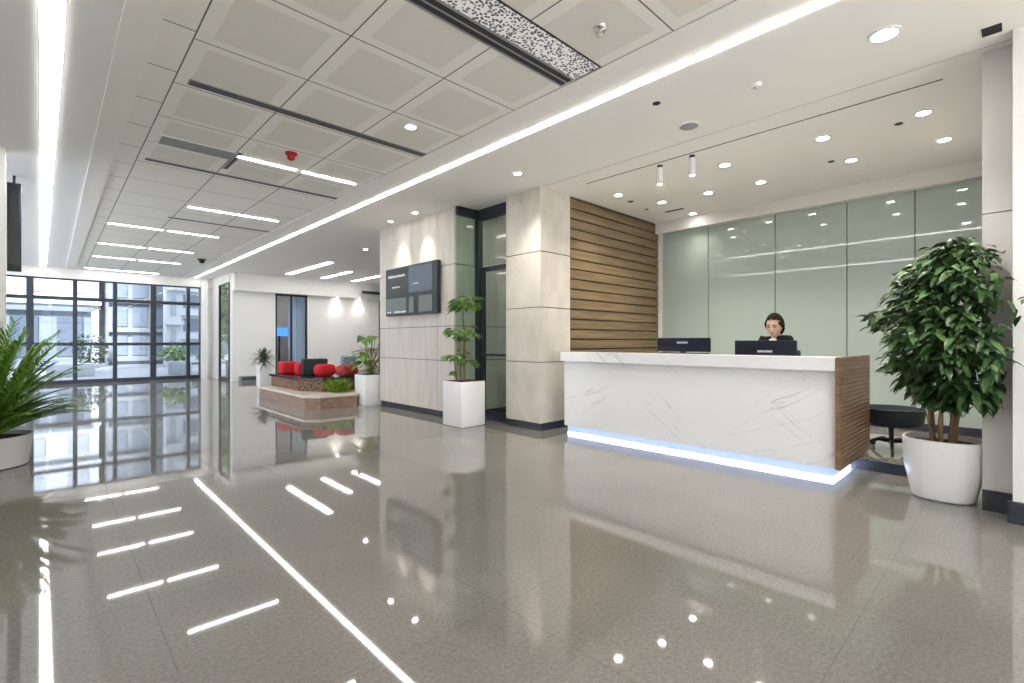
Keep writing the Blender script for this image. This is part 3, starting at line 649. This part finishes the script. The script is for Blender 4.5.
B(poly(MB(), [(3.66, 11.8), (3.66, 10.05), (3.96, 9.65), (6.1, 9.65), (6.1, 11.8)], .245, .47), 'base', 'weave')
B(poly(MB(), [(3.62, 11.84), (3.62, 10.03), (3.94, 9.60), (6.14, 9.60), (6.14, 11.84)], .47, .515), 'seat_top', 'granite')
def cushion(x, y, sx, sy, h, m, label, rz=0, tilt=0, r_=.05, grp='loose cushions on the lounge bench', cat='cushion'):
    o = MB().rbox(-sx/2, sx/2, -sy/2, sy/2, 0, h, min(r_, h*.42), 4).build('cushion', m); o.location = (x-.17, y+.10, .516); o.rotation_euler = (0, tilt, rz); return tag(o, label, cat, grp)
cushion(4.13, 11.55, .34, .34, .27, 'red', 'leftmost red cube cushion on the lounge bench')
cushion(4.30, 11.02, .34, .30, .26, 'red', 'red cube cushion squeezed between the leftmost red one and the black one')
cushion(4.36, 10.55, .52, .20, .36, 'charc', 'black upright cushion among the red ones', -.15, 0, .03)
cushion(4.42, 10.15, .40, .36, .25, 'red', 'rounded red cushion right of the black one', .1, 0, .1)
cushion(4.77, 9.84, .42, .34, .23, 'redp', 'patterned red cushion nearest the broad leaved plant', .2, 0, .1)
cushion(5.35, 11.0, .42, .14, .40, 'patt', 'blue grey patterned cushion leaning behind the red ones', .2, 0, .06)
t = tag((lambda: (lambda lf: lf.build('bush', 'lime', loc=(4.16, 9.36, .245)))((lambda lf: ([lf.leaf((R_.uniform(-.16, .16), R_.uniform(-.1, .12), 0), (math.cos(a)*math.cos(e), math.sin(a)*math.cos(e), math.sin(e)), R_.uniform(.28, .48), .032, .35) for a, e in [(R_.uniform(0, 6.28), R_.uniform(.7, 1.5)) for _ in range(300)]], lf)[1])(MB())))(), 'lime green grassy bush at the front corner of the bench', 'plant')

# floor vent and bin near far column
t = thing('litter_bin', 'low grey litter bin beyond the glass side wall', 'bin', (4.6, 18.6, 0)); MB().rbox(-.22, .22, -.3, .3, 0, .55, .02).build('body', 'grille', t); MB().rbox(-.24, .24, -.32, .32, .55, .60, .02).build('lid', 'dark', t)
t = thing('floor_box', 'small grey metal box on the floor against the far column', 'box', (4.55, 16.85, 0)); MB().rbox(-.26, .26, -.1, .12, 0, .16, .01).build('body', 'grille', t)
mb = MB()
for k in range(5): mb.box(-.22, .22, -.104, -.1, .02+k*.026, .034+k*.026)
mb.build('louvres', 'dark', t)
# added black panel standing in for a dark high recess by the left glazing
t = thing('dark_panel', 'black narrow panel standing in for a dark high recess by the left glazing', 'display screen', (-.27, 9.0, 0))
MB().rbox(-.13, .0, -.04, .04, 2.16, 3.3, .006).build('casing', 'black', t); MB().tube([(-.065, 0, 3.3), (-.065, 0, CZ)], .015).build('bracket', 'black', t); MB().box(-.11, -.02, -.042, -.04, 2.25, 3.2).build('screen', 'screen_d', t)  # dark boxes only, no real screen here

# ------------------------------------------------------------------ chairs behind the desk
def office_chair(x, y, rz, label, back):
    t = thing('office_chair', label, 'chair', (x, y, .1), rz)
    mb = MB()
    for k in range(5):
        a = 2*PI*k/5+.3; mb.tube([(0, 0, .10), (.12*math.cos(a), .12*math.sin(a), .115), (.27*math.cos(a), .27*math.sin(a), .06)], [.022, .018, .013], 6)
    mb.build('star_base', 'black', t)
    for k in range(5):
        a = 2*PI*k/5+.3; MB().tube([(.27*math.cos(a)-.012*math.sin(a), .27*math.sin(a)+.012*math.cos(a), .03), (.27*math.cos(a)+.012*math.sin(a), .27*math.sin(a)-.012*math.cos(a), .03)], .03, 10).build('castor', 'black', t)
    MB().tube([(0, 0, .08), (0, 0, .30)], .022, 10).build('gas_lift', 'chrome' if back else 'black', t)
    if back:
        MB().rbox(-.24, .24, -.24, .24, .49, .565, .03, 3).tube([(0, 0, .28), (0, 0, .50)], .05).build('seat', 'charc', t)
        MB().rbox(.24, .29, -.22, .22, .62, 1.04, .03, 3).build('backrest', 'charc', t); MB().tube([(.1, 0, .49), (.27, 0, .50), (.285, 0, .66)], .018).build('back_support', 'black', t)
    else:
        MB().lathe([(.001, .27), (.21, .275), (.245, .31), (.265, .45), (.25, .455), (.22, .36), (.001, .34)], seg=28, sq=3, close=False).build('seat', 'charc', t)
    return t
office_chair(6.42, .93, .5, 'black tub stool standing between the desk end and the tree', False)
office_chair(6.72, 2.16, 0, 'black office chair the receptionist sits on', True)

# ------------------------------------------------------------------ receptionist
def skin_mesh(pts, edges, radii, sub=2):
    me = bpy.data.meshes.new('tmp'); me.from_pydata([tuple(p) for p in pts], edges, []); o = bpy.data.objects.new('tmp', me); C.objects.link(o)
    sk = o.modifiers.new('s', 'SKIN'); sk.use_smooth_shade = True
    for i, v in enumerate(me.skin_vertices[0].data):
        r_ = radii[i]; v.radius = r_ if isinstance(r_, tuple) else (r_, r_); v.use_root = (i == 0)
    sb = o.modifiers.new('b', 'SUBSURF'); sb.levels = sub
    dg = bpy.context.evaluated_depsgraph_get(); ev = o.evaluated_get(dg); em = ev.to_mesh()
    vs = [v.co[:] for v in em.vertices]; fs = [tuple(p.vertices) for p in em.polygons]; ev.to_mesh_clear(); bpy.data.objects.remove(o); return vs, fs
# local frame: facing -X, origin on the platform under the seat
P = thing('person', 'person with dark tied back hair, glasses and black blazer seated behind the desk', 'person', (6.62, 2.11, .1))
SZ = .69
body = MB()
# neck and hidden torso core + hands
pts = [(0, 0, SZ+.02), (-.01, 0, SZ+.22), (-.02, 0, SZ+.44), (-.035, 0, SZ+.51), (-.05, 0, SZ+.60)]
ed = [(0, 1), (1, 2), (2, 3), (3, 4)]; rd = [.10, .09, .10, .055, .05]
for s in (-1, 1):
    b0 = len(pts); pts += [(-.02, s*.17, SZ+.45), (-.08, s*.23, SZ+0.115), (-.30, s*.17, SZ+0.095), (-.38, s*.155, SZ+0.100), (-.43, s*.15, SZ+0.095)]
    ed += [(2, b0), (b0, b0+1), (b0+1, b0+2), (b0+2, b0+3), (b0+3, b0+4)]; rd += [.045, .038, .028, (.032, .018), (.038, .016)]
    for j, (off, ln) in enumerate(((-.030, .07), (-.010, .082), (.010, .078), (.030, .062))):
        c0 = len(pts); pts += [(-.46, s*(.15+off), SZ+.198), (-.46-ln*.5, s*(.15+off*1.1), SZ+0.091), (-.46-ln, s*(.15+off*1.1), SZ+0.075)]; ed += [(b0+4, c0), (c0, c0+1), (c0+1, c0+2)]; rd += [.0095, .009, .007]
    c0 = len(pts); pts += [(-.41, s*(.15-.045), SZ+0.090), (-.445, s*(.15-.068), SZ+0.083)]; ed += [(b0+3, c0), (c0, c0+1)]; rd += [.011, .009]
for s in (-1, 1):
    b0 = len(pts); pts += [(-.03, s*.10, SZ), (-.42, s*.11, SZ+.0), (-.40, s*.11, .09), (-.52, s*.11, .04)]; ed += [(0, b0), (b0, b0+1), (b0+1, b0+2), (b0+2, b0+3)]; rd += [.075, .05, .035, .03]
vs, fs = skin_mesh(pts, ed, rd); body.add(vs, fs, 0, True)
# head, facing -X turned slightly towards the camera side left and looking down
HC = Vector((-.075, 0, SZ+.650)); hr = Matrix.Rotation(math.radians(-2), 3, 'Z') @ Matrix.Rotation(math.radians(-12), 3, 'Y')
def head_shape(th, a, g=0):
    x = math.sin(th)*math.cos(a); y = math.sin(th)*math.sin(a); z = math.cos(th)       # +x is the face side here
    p = Vector((x*.098, y*.080, z*.128))
    if z < 0: k = -z; p.y *= 1-.30*k**1.5; p.x *= (1-.10*k) if x > 0 else (1-.45*k); p.x += .012*k
    if x > .2 and z < .5:
        zz = p.z; yy = p.y
        p.x += .026*math.exp(-(yy/.012)**2)*math.exp(-((zz+.022)/.024)**2)+.009*math.exp(-(yy/.009)**2)*math.exp(-((zz-.012)/.024)**2)
        for s in (-1, 1): p.x -= .012*math.exp(-((yy-s*.031)/.017)**2)*math.exp(-((zz-.008)/.014)**2); p.x += .004*math.exp(-((yy-s*.033)/.018)**2)*math.exp(-((zz+.03)/.02)**2)
        p.x += .006*math.exp(-(yy/.026)**2)*math.exp(-((zz+.062)/.010)**2)+.008*math.exp(-(yy/.022)**2)*math.exp(-((zz+.103)/.016)**2)
    return p
def to_h(p): q = Vector((-p.x, p.y, p.z))*1.10; return HC+hr @ q
def ball(fn, seg=48, rings=40):
    vs = [fn(PI*i/rings, 2*PI*k/seg) for i in range(rings+1) for k in range(seg)]
    return vs, [(i*seg+k, (i+1)*seg+k, (i+1)*seg+(k+1) % seg, i*seg+(k+1) % seg) for i in range(rings) for k in range(seg)]
vs, fs = ball(lambda th, a: to_h(head_shape(th, a))); body.add([v for v in vs], [f[::-1] for f in fs], 0, True)
for s in (-1, 1):                                                                      # ears
    vs, fs = ball(lambda th, a: to_h(Vector((-.008+.018*math.sin(th)*math.cos(a), s*.076+.008*math.sin(th)*math.sin(a), -.004+.032*math.cos(th)))), 12, 8); body.add(vs, [f[::-1] for f in fs], 0, True)
body.build('body', 'skin', P)
mb = MB()
for s in (-1, 1): mb.ell(to_h(Vector((.086, s*.031, .004))), (.006, .013, .0045), 12, 8)
for s in (-1, 1): mb.tube([to_h(Vector((.093, s*.016, .026))), to_h(Vector((.092, s*.032, .031))), to_h(Vector((.082, s*.05, .026)))], .0026, 5)
mb.build('eyes', 'eye', P)
MB().tube([to_h(Vector((.096, -.020, -.062))), to_h(Vector((.1035, 0, -.060))), to_h(Vector((.096, .020, -.062)))], [.002, .0055, .002], 8).build('lips', 'lips', P)
gm = MB()
for s in (-1, 1):
    gm.tube([to_h(Vector((.106-.14*abs(.028*math.cos(a))*0-.25*(abs(.034+.025*math.cos(a))-.01), s*(.034+.025*math.cos(a)), .002+.019*math.sin(a)))) for a in [2*PI*i/20 for i in range(21)]], .0015, 5)
    gm.tube([to_h(Vector((.092, s*.059, .006))), to_h(Vector((.0, s*.082, .006)))], .0014, 5)
gm.tube([to_h(Vector((.106, -.009, .004))), to_h(Vector((.106, .009, .004)))], .0015, 5)
gm.build('glasses', 'dark', P)
# hair cap, side sweep and low tail
def hair_fn(th, a):
    p = head_shape(th, a); z = math.cos(th); x = math.sin(th)*math.cos(a); y = math.sin(th)*math.sin(a)
    f_ = 1.17+.03*math.sin(a*9)*math.sin(th); q = Vector((p.x*f_-.012, y*.078*f_*1.06, z*.128*1.14+.008)); return q
seg, rings = 48, 30; vs = []; fs = []; keep = []
for i in range(rings+1):
    th = PI*.80*i/rings
    for k in range(seg):
        a = 2*PI*k/seg; vs.append(to_h(hair_fn(th, a)))
for i in range(rings):
    for k in range(seg):
        th = PI*.80*(i+.5)/rings; a = 2*PI*(k+.5)/seg; x = math.sin(th)*math.cos(a); z = math.cos(th); y = abs(math.sin(th)*math.sin(a))
        if x > .12 and z < .44+.25*(1-y)*.6 and not (y > .80 and z > .10): continue
        if x > -.22 and z < -.05 : continue
        fs.append((i*seg+k, i*seg+(k+1) % seg, (i+1)*seg+(k+1) % seg, (i+1)*seg+k))
hb = MB().add(vs, fs, 0, True)
for s in (-1, 1): hb.tube([to_h(Vector((.05, s*.070, .05))), to_h(Vector((.015, s*.084, .015))), to_h(Vector((-.03, s*.082, -.03))), to_h(Vector((-.07, s*.05, -.075)))], [.014, .016, .02, .022], 8)
hb.tube([to_h(Vector((-.09, 0, -.03))), to_h(Vector((-.13, .0, -.07))), to_h(Vector((-.115, .03, -.15))), to_h(Vector((-.09, .05, -.24)))], [.03, .04, .035, .012], 10)
hb.build('hair', 'hair', P)
pts = [(0, 0, SZ+.06), (-.01, 0, SZ+.22), (-.02, 0, SZ+.40), (-.025, 0, SZ+.50)]; ed = [(0, 1), (1, 2), (2, 3)]; rd = [(.14, .17), (.13, .15), (.125, .17), (.075, .085)]
for s in (-1, 1):
    b0 = len(pts); pts += [(-.02, s*.155, SZ+.485), (-.08, s*.245, SZ+0.115), (-.32, s*.17, SZ+0.100)]; ed += [(2, b0), (b0, b0+1), (b0+1, b0+2)]; rd += [.066, .055, .042]
vs, fs = skin_mesh(pts, ed, rd); MB().add(vs, fs, 0, True).build('blazer', 'suit', P)
MB().add([(-.13, -.045, SZ+.49), (-.13, .045, SZ+.49), (-.16, 0, SZ+.33), (-.112, 0, SZ+.50)], [(0, 2, 3), (3, 2, 1)], 0, False).lathe([(.064, 0), (.057, .05)], -.045, 0, SZ+.475, 20, close=False).build('shirt', 'shirt', P)
pts = [(0, 0, SZ+.04)]; ed = []; rd = [.13]
for s in (-1, 1): b0 = len(pts); pts += [(-.04, s*.10, SZ+.01), (-.42, s*.11, SZ+.01), (-.41, s*.11, .12)]; ed += [(0, b0), (b0, b0+1), (b0+1, b0+2)]; rd += [.09, .065, .05]
vs, fs = skin_mesh(pts, ed, rd); MB().add(vs, fs, 0, True).build('trousers', 'suit', P)
for s in (-1, 1): MB().rbox(-.58, -.34, s*.11-.042, s*.11+.042, 0, .075, .03, 3).build('shoe', 'black', P)

# ------------------------------------------------------------------ outdoors
box_s('ground', 'asphalt', -40, 60, 19.6, 90, -.12, -.02)
box_s('ground', 'asphalt', -40, -3, -40, 19.6, -.12, -.02)
box_s('ground', 'lip', -3, 40, -40, -5, -.12, -.02)  # unseen pale paving, added to bounce sun up to the ceiling
def facade(name, label, x0, x1, y0, y1, h, wallm, glm, cols, rows, z0=1.0, fw=.7, fh=.6, base=None):
    t = thing(name, label, 'building', ((x0+x1)/2, (y0+y1)/2, 0)); ox, oy = -(x0+x1)/2, -(y0+y1)/2
    def P_(mb, n_, m): o = mb.build(n_, m, t); o.location = (ox, oy, 0); return o
    P_(MB().box(x0, x1, y0, y1, 0, h), 'wall', wallm)
    cw = (x1-x0)/cols; rh = (h-z0)/rows
    for c in range(cols):
        for r_ in range(rows):
            a = x0+cw*(c+.5-fw/2); b_ = x0+cw*(c+.5+fw/2); za = z0+rh*(r_+.5-fh/2); zb = z0+rh*(r_+.5+fh/2)
            P_(MB().box(a, b_, y0-.06, y0-.003, za, zb), 'window', glm)
    mb = MB()
    for r_ in range(rows+1): mb.box(x0-.1, x1+.1, y0-.25, y0, z0+rh*r_-.12, z0+rh*r_+.08)
    P_(mb, 'ledge', wallm); return t
M['bwhite'] = mat('white_render', (.50, .53, .56), .6); M['bglass'] = mat('blue_grey_glazing', (.17, .20, .24), .15); M['bgrey'] = mat('grey_cladding', (.24, .26, .28), .5)
M['bpale'] = mat('pale_blue_glazing', (.36, .40, .45), .2); M['bdark'] = mat('dark_glazing', (.08, .10, .13), .15)
facade('building', 'white building with rows of pale windows behind the left window bays', -12, 2.0, 36, 44, 16, 'bwhite', 'bpale', 8, 6, 3.4, .5, .5)
facade('building', 'blue grey glazed building behind the middle window bays', 2.3, 5.0, 34, 42, 13, 'bgrey', 'bglass', 3, 8, .3, .75, .75)
facade('building', 'low blue shed in front of the white building outside', -6, 1.4, 30, 33, 2.75, 'bglass', 'bdark', 5, 1, .2, .6, .7)
facade('building', 'pale panelled building with dark blue glazing behind the right window bays', 5.2, 14, 32, 40, 12, 'bwhite', 'bglass', 6, 9, .2, .8, .55)
facade('building', 'slim white tower standing in front of the glazed building', 4.15, 4.75, 29, 30, 9, 'bwhite', 'bpale', 1, 5, .5, .3, .6)
facade('building', 'pale house filling the view through the left side glazing', -14, -6, 16, 28, 9, 'bwhite', 'bpale', 4, 3, 1, .5, .6)
def bush(x, y, h, r_, n_, label, m='tree', trunk=True, z0=0, name='tree', ls=.3, flat=1.0):
    t = thing(name, label, 'tree' if name == 'tree' else 'plant', (x, y, 0), 0); lf = MB()
    for k in range(n_):
        a = R_.uniform(0, 2*PI); u_ = R_.uniform(-1, 1); rr = r_*R_.random()**.4; c = math.sqrt(1-u_*u_)
        p = Vector((rr*c*math.cos(a), rr*c*math.sin(a)*flat, z0+(h-z0)/2+(h-z0)/2*u_*rr/r_)); lf.leaf(p, (math.cos(a), math.sin(a), R_.uniform(-.5, .5)), ls, ls*.55, .3, R_.uniform(-1, 1))
    lf.build('foliage', m, t); MB().tube([(0, 0, -.02), (0, 0, max(.3, z0+(h-z0)*.4))], .05*h/3+.02, 8).build('trunk', 'bark', t)
bush(6.0, 24.0, 4.6, 1.0, 1800, 'leafy green tree seen through the glass beside the far column', z0=1.1)
bush(3.55, 22.8, 1.3, .45, 420, 'small green shrub outside the rightmost window bays', name='shrub', z0=.35, ls=.14)
bush(4.9, 23.6, 1.2, .5, 380, 'low shrub outside right of the small one', name='shrub', z0=.3, ls=.14)
bush(1.15, 26, 1.6, .5, 380, 'dark shrub outside the second window bay', name='shrub', z0=.3, ls=.16, m='ficus')
tag(MB().rbox(3.2, 3.95, 22.0, 22.2, -.02, .5, .02).build('planter_box', 'bwhite'), 'white planter wall outside in front of the small shrub', 'planter')
tag(MB().rbox(-.1, 1.2, 23.4, 23.9, -.02, .45, .03).build('stone_bench', 'bwhite'), 'white stone bench outside the second window bay', 'bench')
